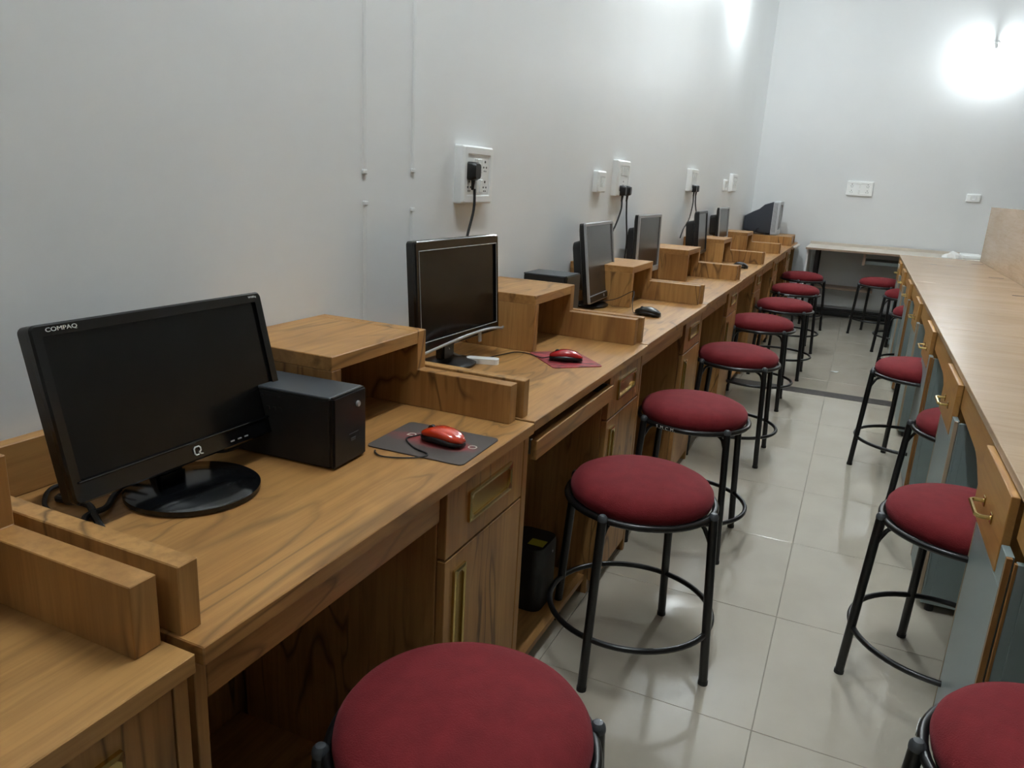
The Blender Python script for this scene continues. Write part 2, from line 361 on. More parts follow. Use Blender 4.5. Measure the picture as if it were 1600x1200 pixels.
for i in range(8):
    y0, y1 = B[i], B[i + 1]; L_ = y1 - y0
    xf = FX - .006 * max(0, i - 1) * .8
    if i: base = .585 - .006 * max(0, i - 1) * .8
    loc = (0, y0, 0)
    d = thing('computer_desk', 'oak-laminate computer desk along the left wall, ' + names[i], 'desk', loc)
    d['group'] = 'computer desks along the left wall'
    g = .006
    xfp = xf - .014
    MB().box(.002, xf, y0 + g, y1 - g, T - .026, T, bev=.0015).obj('tabletop', 'oak_y', d, loc)
    # shadow moulding below the top
    MB().box(.03, xfp - .02, y0 + .03, y1 - .03, T - .045, T - .026, bev=0).obj('subtop', 'oak_y', d, loc)
    py0 = y1 - .395                                                 # pedestal start
    # side panels to the floor
    MB().box(.02, xfp - .006, y0 + g + .002, y0 + g + .02, .0, T - .026, bev=.001).obj('side_panel', 'oak_z', d, loc)
    MB().box(.02, xfp + .001, y1 - g - .022, y1 - g - .002, .0, T - .026, bev=.001).obj('side_panel', 'oak_z', d, loc)
    MB().box(.06, xfp - .02, py0, py0 + .02, .0, T - .026, bev=.001).obj('inner_panel', 'oak_z', d, loc)
    MB().box(.02, .036, y0 + g + .021, y1 - g - .023, .0, T - .03, bev=.001).obj('back_panel', 'oak_z', d, loc)
    MB().box(.04, xfp - .03, y0 + g + .021, py0, .05, .07, bev=.001).obj('base_shelf', 'oak_y', d, loc)
    MB().box(.04, xfp - .04, py0 + .02, y1 - g - .023, .05, .07, bev=.001).obj('cabinet_bottom', 'oak_y', d, loc)
    # drawer and door fronts
    dr = MB().box(xfp - .019, xfp, py0 + .003, y1 - g - .024, .622, .768, bev=.0015).obj('drawer', 'oak_z', d, loc)
    flush_handle(dr, xfp, py0 + .09, py0 + .295, .668, .735, loc)
    do = MB().box(xfp - .019, xfp, py0 + .003, y1 - g - .024, .05, .617, bev=.0015).obj('door', 'oak_z', d, loc)
    flush_handle(do, xfp, py0 + .035, py0 + .085, .345, .585, loc)
    # keyboard tray / apron
    out = .012 if i == 2 else -.012
    tz0, tz1 = (.694, .744) if i == 2 else (.706, .757)
    tr = MB().box(xfp - .014 + out, xfp + .002 + out, y0 + .03, py0 - .006, tz0, tz1, bev=.0015).obj('keyboard_tray', 'oak_y', d, loc)
    MB().box(.16, xfp - .014 + out, y0 + .045, py0 - .02, tz0 + .008, tz0 + .022, bev=.001).obj('tray_board', 'oak_y', tr, loc)
    for yy in (y0 + .031, py0 - .013):
        MB().box(.16, xfp - .015 + out, yy, yy + .01, tz0 + .012, tz0 + .05, bev=.001).obj('slide_rail', 'steel', tr, loc)
    # low panels above the top
    if i: MB().box(.005, .562, y0 + .010, y0 + .040, T, T + .092, bev=.0015).obj('low_partition', 'oak_z', d, loc)
    MB().box(.003, .030, y0 + .040, y1 - .36, T, T + .092, bev=.0015).obj('back_rail', 'oak_y', d, loc)
    # stepped end partition
    sx = .305
    top = T + (.186 if i < 7 else .092)
    P = [(.003, T), (.553, T), (.553, T + .092), (sx, T + .092), (sx, top), (.003, top)] if i < 7 else [(.003, T), (.553, T), (.553, T + .092), (.003, T + .092)]
    yy0, yy1 = y1 - .048, y1 - .012
    MB().prism(P, 1, yy0, yy1, bev=.0012).obj('end_partition', 'oak_z', d, loc)
    # shelf box
    if i == 7: continue
    bx0 = y1 - .375
    MB().box(.003, sx, bx0 + .0, yy0, T + .156, T + .186, bev=.0015).obj('shelf_top', 'oak_y', d, loc)
    MB().box(.003, sx, bx0 + .0, bx0 + .032, T, T + .156, bev=.0015).obj('shelf_side', 'oak_z', d, loc)

# ---- last desk in the corner carrying the CRT
loc = (0, 8.70, 0)
d = thing('corner_desk', 'short oak desk in the far left corner under the old CRT monitor', 'desk', loc)
MB().box(.003, .565, 8.70, 9.40, T - .026, T, bev=.0015).obj('tabletop', 'oak_y', d, loc)
for yy in (8.705, 9.37): MB().box(.02, .54, yy, yy + .02, 0, T - .026, bev=.001).obj('side_panel', 'oak_z', d, loc)
MB().box(.02, .036, 8.726, 9.369, .1, T - .026, bev=.001).obj('back_panel', 'oak_z', d, loc)
MB().box(.004, .53, 8.74, 9.34, T + .072, T + .09, bev=.0015).obj('riser_top', 'oak_y', d, loc)
MB().box(.004, .53, 8.74, 8.758, T, T + .06, bev=.001).obj('riser_front', 'oak_z', d, loc)
MB().box(.004, .53, 9.32, 9.338, T, T + .072, bev=.001).obj('riser_side', 'oak_z', d, loc)
for xx in (.02, .26, .50): MB().box(xx, xx + .02, 8.76, 9.31, T, T + .072, bev=.001).obj('riser_support', 'oak_z', d, loc)
MB().box(.566, .602, 8.75, 9.30, .775, .79, bev=.001).obj('pulled_out_tray', 'backtop', d, loc)
MB().box(.545, .566, 8.74, 9.31, .755, .775, bev=.001).obj('tray_rail', 'oak_y', d, loc)

# ---------------------------------------------------------------- monitors
def head_mat(cz, tilt, cx=0):
    return Matrix.Translation((cx, 0, cz)) @ Matrix.Rotation(-tilt, 4, 'Y')
def rrect(w, h, r, x, n=4, cy=0, cz=0):
    pts = []
    for (sy, sz, a0) in ((1, 1, 0), (-1, 1, PI / 2), (-1, -1, PI), (1, -1, 1.5 * PI)):
        for k in range(n + 1):
            a = a0 + PI / 2 * k / n; pts.append((x, cy + sy * (w / 2 - r) + r * math.cos(a), cz + sz * (h / 2 - r) + r * math.sin(a)))
    return pts
def monitor(loc, yaw, w, h, cz, tilt, cx, label, fy=0, bez=(.018, .018, .018, .035), shell='black', front='gloss', glass='screen', base='round', trim=None, bump=.04, extra=None):
    """head of size w x h, centre cx, cz above the foot; bez = left, right, top, bottom"""
    t = thing('monitor', label, 'monitor', loc, yaw); t['group'] = 'computer monitors on the left desks'
    HM = head_mat(cz, tilt, cx)
    def X(b): bmesh.ops.transform(b.bm, matrix=HM, verts=b.bm.verts); return b
    # back shell, swelling towards the middle
    b = MB(); b.loft([rrect(w, h, .010, -.006), rrect(w, h, .010, -.024), rrect(w - .03, h - .03, .02, -.032), rrect(w * .72, h * .66, .03, -.034, cz=-.01), rrect(w * .66, h * .6, .03, -.034 - bump, cz=-.01)])
    X(b).obj('back_shell', shell, t, smooth=True)
    # front bezel with opening
    l, r_, tp, bt = bez; iw = w - l - r_; ih = h - tp - bt; cy = (l - r_) / 2; czi = (bt - tp) / 2
    b = MB(); b.loft([rrect(w, h, .010, -.006), rrect(w, h, .010, .002), rrect(w - .006, h - .006, .008, .005), rrect(iw, ih, .003, .004, cy=cy, cz=czi), rrect(iw, ih, .003, -.003, cy=cy, cz=czi)], cap=False)
    bz = X(b).obj('bezel', front, t, smooth=True, angle=25)
    b = MB(); b.loft([rrect(iw + .001, ih + .001, .003, -.005, cy=cy, cz=czi), rrect(iw + .001, ih + .001, .003, -.0015, cy=cy, cz=czi)])
    X(b).obj('screen', glass, t)
    if trim:
        b = MB()
        z0, z1, ya, yb = czi - ih / 2 - .002, czi + ih / 2 + .002, cy - iw / 2 - .002, cy + iw / 2 + .002
        b.tube([(.0045, ya, z0), (.0045, ya, z1), (.0045, yb, z1), (.0045, yb, z0)], .0014, 6, closed=True)
        X(b).obj('silver_trim', trim, bz)
    # neck and foot
    n = MB(); n.box(cx - .060, cx - .030, -.032, .032, .012, cz + .01, bev=.006, seg=2); n.box(cx - .062, cx - .024, -.05, .05, cz - .05, cz + .05, bev=.006)
    n.obj('neck', shell, t)
    if base == 'round':
        MB().lathe([(0, 0), (.105, 0), (.11, .003), (.11, .011), (.105, .014), (.05, .018), (0, .019)], (cx + .036, -.014, 0), 64).obj('foot', 'gloss', t, smooth=True)
    elif base == 'oval':
        b = MB(); b.lathe([(0, 0), (.085, 0), (.09, .003), (.09, .008), (.08, .012), (.04, .02), (0, .022)], (0, 0, 0), 48, Matrix.Translation((cx - .03, 0, 0)) @ Matrix.Diagonal((.85, 1.1, 1, 1))); b.obj('foot', 'black', t, smooth=True)
    return t, HM, bz
FRONT = Matrix(((0, 0, 1, 0), (1, 0, 0, 0), (0, 1, 0, 0), (0, 0, 0, 1)))        # text x -> +y, text y -> +z, normal -> +x
def mark(bz, HM, txt, size, y, z, mat='white', x=.0055, name='lettering'):
    b = MB(); b.text(txt, size, HM @ Matrix.Translation((x, y, z)) @ FRONT @ Matrix.Diagonal((1.3, 1, 1, 1)), .0004); return b.obj(name, mat, bz)
# 1: large widescreen
W1, H1 = .450, .268
m1, HM, bz = monitor((.212, .893, T), math.radians(-1), W1, H1, .181, math.radians(13.9), .0, 'large glossy black widescreen monitor on a round foot, tilted back, nearest the camera', bez=(.017, .017, .018, .034), base='round')
mark(bz, HM, 'COMPAQ', .0088, -W1 / 2 + .047, H1 / 2 - .0095)
b = MB()
q = [(.0062, .0005, -.0068), (.0062, -.005, -.0068), (.0062, -.0078, -.004), (.0062, -.0078, .004), (.0062, -.005, .0068), (.0062, .003, .0068), (.0062, .0058, .004), (.0062, .0058, -.001), (.0062, .004, -.0025), (.0062, .0015, -.003)]
b.tube(q, .0013, 6); b.tube([(.0062, .0015, -.003), (.0062, .0045, -.0068), (.0062, .009, -.0075)], .0013, 6)
bmesh.ops.transform(b.bm, matrix=HM @ Matrix.Translation((0, .002, -H1 / 2 + .017)), verts=b.bm.verts); b.obj('emblem', 'white', bz)
b = MB(); b.box(.004, .0075, -W1 / 2 + .012, W1 / 2 - .012, -H1 / 2 + .0305, -H1 / 2 + .0335, bev=.001); bmesh.ops.transform(b.bm, matrix=HM, verts=b.bm.verts); b.obj('bezel_ridge', 'gloss', bz)
for k, y in enumerate((.075, .092, .108)):
    b = MB(); b.box(.005, .0062, y, y + .009, -H1 / 2 + .010, -H1 / 2 + .0125, bev=.0004); bmesh.ops.transform(b.bm, matrix=HM, verts=b.bm.verts); b.obj('control_mark', 'silver', bz)
mark(bz, HM, 'W185q', .005, W1 / 2 - .024, H1 / 2 - .008)
# 2: square black with silver trims and arc bar
m2, HM, bz = monitor((.16, 1.93, T), math.radians(-2), .462, .300, .226, math.radians(3.6), .03, 'square black monitor with thin silver trim and a curved silver bar below', bez=(.018, .016, .028, .03), trim='silver', base='oval')
b = MB(); pts = []
for k in range(21):
    s_ = k / 20; pts.append((.010 + .05 * math.sin(PI * s_), -.225 + .475 * s_, -.150 + .030 * math.sin(PI * min(1, s_ * 1.05)) + .006 * s_))
b.tube(pts, .0042, 8); bmesh.ops.transform(b.bm, matrix=HM, verts=b.bm.verts); b.obj('curved_bar', 'silver', bz, smooth=True)
b = MB(); b.box(.052, .058, .008, .022, -.150, -.118, bev=.002); bmesh.ops.transform(b.bm, matrix=HM, verts=b.bm.verts); b.obj('bar_bracket', 'silver', bz)
# 3 - 6
mC, HM, bz = monitor((.15, 3.30, T), math.radians(1.6), .418, .345, .207, math.radians(7.7), .02, 'monitor with silver frame and a grey-looking screen, above the black mouse', bez=(.008, .008, .014, .032), front='silver', glass='screen_g', base='oval', bump=.05)
b = MB(); b.box(.004, .0062, -.20, .20, -.167, -.142, bev=.001); bmesh.ops.transform(b.bm, matrix=HM, verts=b.bm.verts); b.obj('bezel_strip', 'black', bz)
b = MB(); b.cyl((.006, .0, -.154), (.0075, .0, -.154), .007, seg=20); bmesh.ops.transform(b.bm, matrix=HM, verts=b.bm.verts); b.obj('emblem', 'silver', bz)
monitor((.11, 4.29, T), math.radians(-2.6), .413, .325, .226, math.radians(1.6), .02, 'dark monitor between the silver-framed one and the two small far ones', bez=(.014, .014, .016, .03), front='silver', glass='screen_g', base='oval', bump=.05)
monitor((.16, 5.58, T), math.radians(2.4), .405, .300, .240, math.radians(4), .02, 'upright black-framed monitor, second flat one from the old CRT', bez=(.016, .016, .018, .02), front='black', glass='screen_g', base='oval', bump=.06)
monitor((.11, 6.78, T), math.radians(-1), .41, .27, .262, math.radians(3), .02, 'small tilted monitor with silver top, flat one nearest the old CRT', bez=(.01, .012, .014, .02), front='silver', glass='screen_g', base='oval', bump=.06)
# CRT
t = thing('crt_monitor', 'bulky charcoal CRT monitor with a silver front on the far corner desk', 'monitor', (.0, 8.96, T + .09), 0)
b = MB()
def sec(x, w, z0, z1, r=.02): return rrect(w, z1 - z0, r, x, cz=(z0 + z1) / 2)
b.loft([sec(.012, .22, .03, .19), sec(.10, .27, .02, .24), sec(.16, .30, .015, .27), sec(.215, .35, .012, .32), sec(.31, .375, .01, .355)])
b.obj('rear_shell', 'crt', t, smooth=True, angle=30)
b = MB(); b.loft([sec(.31, .385, .0, .362), sec(.365, .385, .0, .362), sec(.378, .375, .004, .356), sec(.376, .33, .05, .325), sec(.362, .325, .053, .322)], cap=False); b.obj('bezel', 'bezel', t, smooth=True, angle=30)
b = MB(); b.loft([sec(.34, .33, .05, .326), sec(.364, .325, .053, .322), sec(.370, .2, .1, .27)]); b.obj('screen', 'screen_g', t, smooth=True)
b = MB()
for k in range(3): b.box(.32 + .014 * k, .324 + .014 * k, -.1935, -.1915, .03, .34, bev=.0005)
b.obj('bezel_groove', 'cap', t)
tag(MB().tube(smoothpts([(.14, 8.765, .905), (.17, 8.80, .95), (.22, 8.80, .955), (.27, 8.79, .92), (.25, 8.765, .897), (.31, 8.76, .894)]), .004).obj('crt_cable', 'rubber', smooth=True), 'looped black cable in front of the old CRT', 'cable')

# ---------------------------------------------------------------- UPS units
def ups(loc, rz, L_, W_, H_, label, key=True, cat='ups'):
    t = thing('power_backup_unit', label, 'UPS', loc, rz)      # front faces +x, local origin at front centre bottom
    b = MB(); b.box(-L_, -.012, -W_ / 2, W_ / 2, .003, H_ - .006, bev=.002); b.obj('case', 'case', t)
    b = MB(); b.box(-L_ - .001, -.010, -W_ / 2 - .001, W_ / 2 + .001, H_ - .006, H_, bev=.0015); b.obj('top_cover', 'casetop', t)
    b = MB(); b.box(-.012, 0, -W_ / 2 - .001, W_ / 2 + .001, .003, H_, bev=.005, seg=2); f = b.obj('front_panel', 'black', t)
    if key:
        MB().cyl((-.001, W_ / 2 - .030, H_ - .028), (.004, W_ / 2 - .030, H_ - .028), .006, bev=.001).obj('power_button', 'silver', f, smooth=True)
        b = MB()
        b.box(-.0005, .0006, -.006, .026, .058, .0595, bev=0); b.box(-.0005, .0006, .0, .016, .044, .050, bev=.0002)
        b.obj('label_print', 'cap', f)
        b = MB()
        for r_, z_ in ((0, H_ - .018), (1, H_ - .04)):
            for k in range(7):
                if r_ == 1 and k > 2: continue
                b.box(-.125 - .014 * k, -.118 - .014 * k, -W_ / 2 - .0015, -W_ / 2 + .001, z_ - .003, z_ + .003, bev=0)
        b.obj('vent_slot', 'hole', t)
    b = MB()
    for fx in (-L_ + .03, -.04):
        for fy in (-W_ / 2 + .02, W_ / 2 - .02): b.cyl((fx, fy, 0), (fx, fy, .004), .008, seg=10)
    b.obj('foot', 'rubber', t)
    return t
ups((.393, 1.128, T), math.radians(2.5), .30, .106, .142, 'black UPS box with grey top beside the mouse pad on the second desk')
ups((.40, 3.11, T), 0, .18, .15, .197, 'black UPS box with grey top half hidden behind the second shelf box', key=False).location = (.235, 2.775, T)
# UPS under desk 3
t = thing('power_backup_unit', 'rounded black UPS with a yellow sticker standing under the third desk', 'UPS', (.44, 1.985, .07), 0)
b = MB(); b.loft([[(x, y, z) for (z, x, y) in rrect(.13, .15, .03, zz)] for zz in (0, .19)] + [[(x * .96, y * .96, z) for (z, x, y) in rrect(.13, .15, .03, .205)]])
b.obj('case', 'case', t, smooth=True, angle=40)
MB().box(.005, .055, -.04, .0, .2045, .2065, bev=.0004).obj('sticker', 'yellow', t)['label'] = 'yellow sticker'
MB().cyl((.060, .02, .17), (.067, .02, .17), .004, seg=10).obj('lamp', 'silver', t)

# ---------------------------------------------------------------- mice and pads
def mouse(loc, rz, top, label, cordpts, L_=.104, W_=.056, H_=.036):
    t = thing('computer_mouse', label, 'mouse', loc, rz)
    def body(z0, z1f, sc):
        secs = []
        for k in range(13):
            s_ = k / 12; x = -L_ / 2 + L_ * s_
            wv = W_ / 2 * sc * max(.12, (1 - abs(2 * s_ - 1) ** 3.2)) ** .5
            hv = z1f(s_)
            pts = []
            for j in range(12):
                a = 2 * PI * j / 12; c, s2 = math.cos(a), math.sin(a)
                zz = (z0 + hv) / 2 + (hv - z0) / 2 * (abs(s2) ** .75) * (1 if s2 > 0 else -1)
                pts.append((x, wv * (abs(c) ** .7) * (1 if c > 0 else -1), zz))
            secs.append(pts)
        return secs
    hump = lambda s_: .012 + (H_ - .012) * max(0, math.sin(PI * min(1, max(0, (s_ * .9 + .06))))) ** .7
    MB().loft(body(.003, lambda s_: max(.009, hump(s_) * .62), 1.0)).obj('lower_shell', 'black', t, smooth=True, angle=60)
    MB().loft(body(.012, hump, .94)).obj('top_shell', top, t, smooth=True, angle=60)
    MB().cyl((-.028, -.004, hump(.23) - .004), (-.028, .004, hump(.23) - .004), .008, seg=16).obj('scroll_wheel', 'rubber', t, smooth=True)
    b = MB()
    for sx in (-.03, .03): b.box(sx - .006, sx + .006, -.012, .012, 0, .004, bev=0)
    b.obj('glide_pad', 'rubber', t)
    if cordpts:
        mi = Matrix.Rotation(-rz, 4, 'Z') @ Matrix.Translation([-v for v in loc])
        MB().tube(smoothpts([mi @ Vector(p) for p in cordpts]), .0017, 6).obj('cord', 'rubber', t, smooth=True)
    return t
def pad(loc, rz, lx, ly, mat, label):
    t = thing('mouse_pad', label, 'mouse pad', loc, rz)
    b = MB(); r = .012
    b.loft([[(x, y, z) for (z, x, y) in rrect(lx, ly, r, zz)] for zz in (0, .0025)])
    p = b.obj('pad_surface', mat, t); return t, p
t, p = pad((.472, 1.312, T), math.radians(1.5), .222, .182, 'pad', 'dark mouse pad with red flare print under the orange-red mouse')
b = MB()
for txt, yy in (('D', -.045), ('O', .045)):
    pass
b.text('D', .028, Matrix.Translation((-.062, .016, .0026)) @ Matrix.Rotation(PI * .5, 4, 'Z') @ Matrix.Rotation(0, 4, 'Z'), .0003)
b.text('O', .028, Matrix.Translation((.085, .012, .0026)) @ Matrix.Rotation(PI * .5, 4, 'Z'), .0003)
b.obj('pad_lettering', 'backtop', p)
mouse((.492, 1.312, T + .0027), math.radians(-6), 'red', 'orange-red mouse on the dark mouse pad', [(.441, 1.317, .812), (.425, 1.316, .806), (.415, 1.292, .8045), (.455, 1.256, .8045), (.500, 1.237, .8045), (.490, 1.213, .803), (.455, 1.190, .803), (.425, 1.182, .803), (.404, 1.193, .803), (.398, 1.202, .803)])
t, p = pad((.428, 2.205, T), math.radians(44), .165, .212, 'pad2', 'crumpled red printed mouse pad on the third desk'); 
mouse((.440, 2.180, T + .0027), math.radians(20), 'redpink', 'crimson mouse on the red pad of the third desk', [(.392, 2.163, .812), (.370, 2.160, .806), (.345, 2.175, .803), (.300, 2.20, .803), (.26, 2.19, .803), (.24, 2.13, .803), (.22, 2.05, .803)])
mouse((.432, 3.205, T), math.radians(-8), 'black', 'black mouse on the fourth desk with its cord up to the shelf box', [(.382, 3.21, .812), (.365, 3.215, .806), (.345, 3.26, .84), (.33, 3.325, .875), (.318, 3.33, .88), (.26, 3.30, .845), (.2, 3.27, .83), (.17, 3.23, .83), (.12, 3.2, .81)], L_=.115, W_=.062, H_=.04)
mouse((.455, 5.72, T), 0, 'black', 'small black mouse far along, on the sixth desk', None, L_=.11, W_=.075, H_=.045)
# white adapter behind monitor 2
t = thing('cable_hub', 'translucent white adapter lying by the foot of the square monitor', 'adapter', (.235, 2.005, T), math.radians(20))
b = MB(); b.loft([[(x, y, z) for (z, x, y) in rrect(.10, .035, .012, zz, )] for zz in (0, .012, .016)]); b.obj('shell', 'plate', t, smooth=True, angle=40)
MB().tube(smoothpts([(-.05, 0, .008), (-.09, -.02, .03), (-.10, -.045, .05), (-.11, -.05, .07)]), .004).obj('lead', 'silver', t, smooth=True)

# cables round the first monitor
def cable(pts, r, label, mat='rubber', grp=None, name='cable', n=6):
    return tag(MB().tube(smoothpts(pts, n), r, 8).obj(name, mat, smooth=True), label, 'cable', grp)
cable([(.10, .83, .90), (.085, .80, .83), (.06, .785, .808), (.058, .755, .8065), (.085, .725, .8065), (.13, .70, .8065), (.20, .70, .8065)], .0038, 'black cable looping out past the left edge of the large monitor')
cable([(.12, .86, .88), (.13, .81, .82), (.10, .74, .8075), (.128, .737, .8085), (.165, .742, .8075), (.21, .72, .8065), (.27, .69, .8065), (.33, .665, .8065)], .0055, 'thicker black cable lying behind the first low partition')
cable([(.13, .90, .87), (.145, .83, .815), (.168, .785, .8065), (.197, .748, .8075), (.20, .71, .8065), (.27, .665, .8065), (.36, .655, .8065)], .005, 'black cable bundle beside the round monitor foot')
cable([(.16, 1.02, .87), (.20, 1.03, .845), (.215, 1.02, .832), (.195, .985, .828), (.15, .97, .84)], .0035, 'short black cable loop under the large monitor')

# ---------------------------------------------------------------- wall sockets
def plug(par, y, z, w=.04, h=.052):
    b = MB(); b.loft([rrect(w, h, .008, .0), rrect(w, h, .010, .018), rrect(w * .72, h * .8, .010, .032)])
    bmesh.ops.translate(b.bm, vec=(0, y, z), verts=b.bm.verts)
    b.cyl((.014, y, z - h / 2 + .004), (.012, y, z - h / 2 - .03), .007, .0048)
    return b.obj('plug', 'black', par, smooth=True)
def socket_box(x, y0, y1, z0, z1, depth, label, axis='x', mods=(), name='socket_board', grp='switch and socket boards on the walls'):
    """surface box; local frame: +x out of the wall, y along it"""
    if axis == 'x': t = thing(name, label, 'socket board', (0, (y0 + y1) / 2, (z0 + z1) / 2), 0)
    else: t = thing(name, label, 'socket board', ((y0 + y1) / 2, YB, (z0 + z1) / 2), -PI / 2)
    t['group'] = grp
    w = y1 - y0; h = z1 - z0
    b = MB(); b.loft([rrect(w, h, .006, 0), rrect(w, h, .006, depth * .75), rrect(w - .012, h - .012, .006, depth), rrect(w - .05, h - .05, .004, depth), rrect(w - .058, h - .058, .004, depth - .006)], cap=False)
    b.obj('frame', 'plate', t, smooth=True, angle=25)
    MB().box(0, depth - .005, -w / 2 + .024, w / 2 - .024, -h / 2 + .024, h / 2 - .024, bev=.001).obj('module_plate', 'plate', t)
    for kind, y, z in mods:
        if kind == 's':
            MB().box(depth - .006, depth + .002, y - .009, y + .009, z - .022, z + .022, bev=.002).obj('switch', 'plate2', t)
        elif kind == 'o':
            b = MB()
            for dy, dz, r in ((0, .014, .0042), (-.010, -.004, .0034), (.010, -.004, .0034), (-.006, -.016, .0026), (.006, -.016, .0026)):
                b.cyl((depth - .006, y + dy, z + dz), (depth - .0042, y + dy, z + dz), r, seg=10)
            b.obj('socket_holes', 'hole', t)
    return t
s1 = socket_box('x', 2.215, 2.43, 1.258, 1.442, .036, 'large white socket board above the square monitor, one black plug in it', mods=[('s', -.018, .03), ('s', .012, .03), ('o', .05, .03), ('s', -.01, -.035), ('s', .018, -.035), ('o', .052, -.035), ('o', -.06, -.035)])
p = plug(s1, -.062, .012, .05, .058); p.location = (.033, 0, 0)
s2 = socket_box('x', 3.60, 3.725, 1.300, 1.402, .03, 'small white switch box left of the two-plug socket board', mods=[('s', .012, 0), ('s', -.015, 0)])
s3 = socket_box('x', 3.90, 4.115, 1.283, 1.465, .036, 'white socket board with two black plugs above the silver-framed monitor', mods=[('s', -.04, .035), ('s', -.01, .035), ('s', .02, .035), ('s', .05, .035), ('o', 0, -.03)])
for k, yy in enumerate((-.045, .045)):
    p = plug(s3, yy, -.062); p.location = (.033, 0, 0)
s4 = socket_box('x', 5.70, 5.95, 1.318, 1.478, .036, 'white socket board with two black plugs above the far black monitor', mods=[('s', -.03, .035), ('s', .03, .035)])
for k, yy in enumerate((-.035, .045)):
    p = plug(s4, yy, -.058, .045); p.location = (.033, 0, 0)
s5 = socket_box('x', 7.27, 7.42, 1.33, 1.432, .02, 'small flat white switch plate near the far corner, left one of two', mods=[('s', 0, 0)])
s6 = socket_box('x', 7.58, 7.86, 1.325, 1.49, .036, 'tall white switch box near the far corner, right one of two', mods=[('s', -.05, 0), ('s', .05, 0)])
s7 = socket_box('y', .985, 1.25, 1.352, 1.508, .03, 'wide white double socket board on the far wall', axis='y', mods=[('o', -.08, .03), ('o', .08, .03), ('s', 0, .03), ('o', -.08, -.035), ('o', .08, -.035), ('s', 0, -.035)])
s8 = socket_box('y', 2.155, 2.285, 1.355, 1.435, .03, 'small white switch plate low on the far wall over the counter', axis='y', mods=[('s', -.02, 0), ('s', .02, 0)])
G = 'black power cables hanging from the wall sockets'
cable([(.046, 2.273, 1.306), (.05, 2.265, 1.24), (.05, 2.225, 1.15), (.07, 2.17, 1.05), (.06, 2.13, .92)], .0045, 'black power cable from the large socket board down behind the square monitor', grp=G, name='power_cable')
cable([(.046, 3.962, 1.262), (.05, 3.945, 1.21), (.05, 3.85, 1.12), (.05, 3.72, 1.05), (.05, 3.60, 1.00)], .0045, 'black power cable slanting left from the two-plug board', grp=G, name='power_cable')
cable([(.046, 4.052, 1.262), (.05, 4.06, 1.18), (.055, 4.09, 1.05), (.05, 4.10, .95), (.05, 4.12, .83)], .0045, 'black power cable hanging straight from the two-plug board', grp=G, name='power_cable')
cable([(.046, 5.79, 1.288), (.05, 5.775, 1.22), (.05, 5.70, 1.12), (.06, 5.50, 1.06), (.06, 5.42, 1.0)], .0045, 'black power cable curving left from the far two-plug board', grp=G, name='power_cable')
cable([(.046, 5.87, 1.288), (.05, 5.88, 1.22), (.06, 5.92, 1.15), (.07, 5.98, 1.10), (.07, 5.95, 1.02)], .0045, 'black power cable dropping behind the far black monitor', grp=G, name='power_cable')

# ---------------------------------------------------------------- stools
def make_stool():
    t = thing('stool', '', 'stool'); t['group'] = 'round maroon stools'
    zr = .502
    MB().lathe([(0, zr - .008), (.185, zr - .008), (.197, zr + .002), (.2005, zr + .018), (.198, zr + .032), (.188, zr + .046), (.165, zr + .058), (.13, zr + .067), (.08, zr + .073), (.04, zr + .0755), (0, zr + .076)], seg=72).obj('cushion', 'fabric', t, smooth=True, angle=50)
    MB().lathe([(0, zr - .02), (.185, zr - .02), (.192, zr - .012), (.19, zr - .006), (0, zr - .006)], seg=48).obj('seat_board', 'black_metal', t, smooth=True)
    MB().tube([(.207 * math.cos(a), .207 * math.sin(a), zr - .006) for a in [2 * PI * k / 56 for k in range(56)]], .0095, 10, closed=True).obj('seat_rim', 'black_metal', t, smooth=True, angle=60)
    rr = lambda z: .217 + (.249 - .217) * (zr - z) / zr
    for k in range(4):
        a = PI / 4 + PI / 2 * k; c, s_ = math.cos(a), math.sin(a)
        l = MB().cyl((rr(zr - .004) * c, rr(zr - .004) * s_, zr - .006), (.249 * c, .249 * s_, .006), .0125, seg=16).obj('leg', 'black_metal', t, smooth=True)
        b = MB(); b.lathe([(0, .012), (.008, .0105), (.0125, .005), (.0135, 0), (.0135, -.006), (0, -.006)], (rr(zr) * c, rr(zr) * s_, zr + .001), 16); b.obj('leg_cap', 'cap', l, smooth=True)
        b = MB(); b.cyl((.2488 * c, .2488 * s_, .012), (.2492 * c, .2492 * s_, 0), .0138, seg=14); b.obj('rubber_tip', 'rubber', l, smooth=True)
    zf = .155; rf = rr(zf) - .003
    MB().tube([(rf * math.cos(a), rf * math.sin(a), zf) for a in [2 * PI * k / 56 for k in range(56)]], .0085, 10, closed=True).obj('foot_ring', 'black_metal', t, smooth=True, angle=60)
    b = MB()
    for k in range(4):
        a = PI / 4 + PI / 2 * k; c, s_ = math.cos(a), math.sin(a)
        b.tube(smoothpts([(.225 * c, .225 * s_, zr - .11), (.205 * c, .205 * s_, zr - .055), (.165 * c, .165 * s_, zr - .026), (.0 * c, .0 * s_, zr - .024)], 5), .006, 6)
    b.obj('under_brace', 'black_metal', t, smooth=True)
    return t
st0 = make_stool()
def lettering(t, ang, txt='S.M.C.M.'):
    b = MB(); n = len(txt); r = .2165
    for k, ch in enumerate(txt):
        a = ang + (k - (n - 1) / 2) * .048 * (1)
        mt = Matrix.Rotation(a, 4, 'Z') @ Matrix.Translation((r, 0, .496)) @ FRONT
        b.text(ch, .017, mt, .0006)
    o = b.obj('rim_lettering', 'white', t); o['label'] = 'white painted letters on the rim'; return o
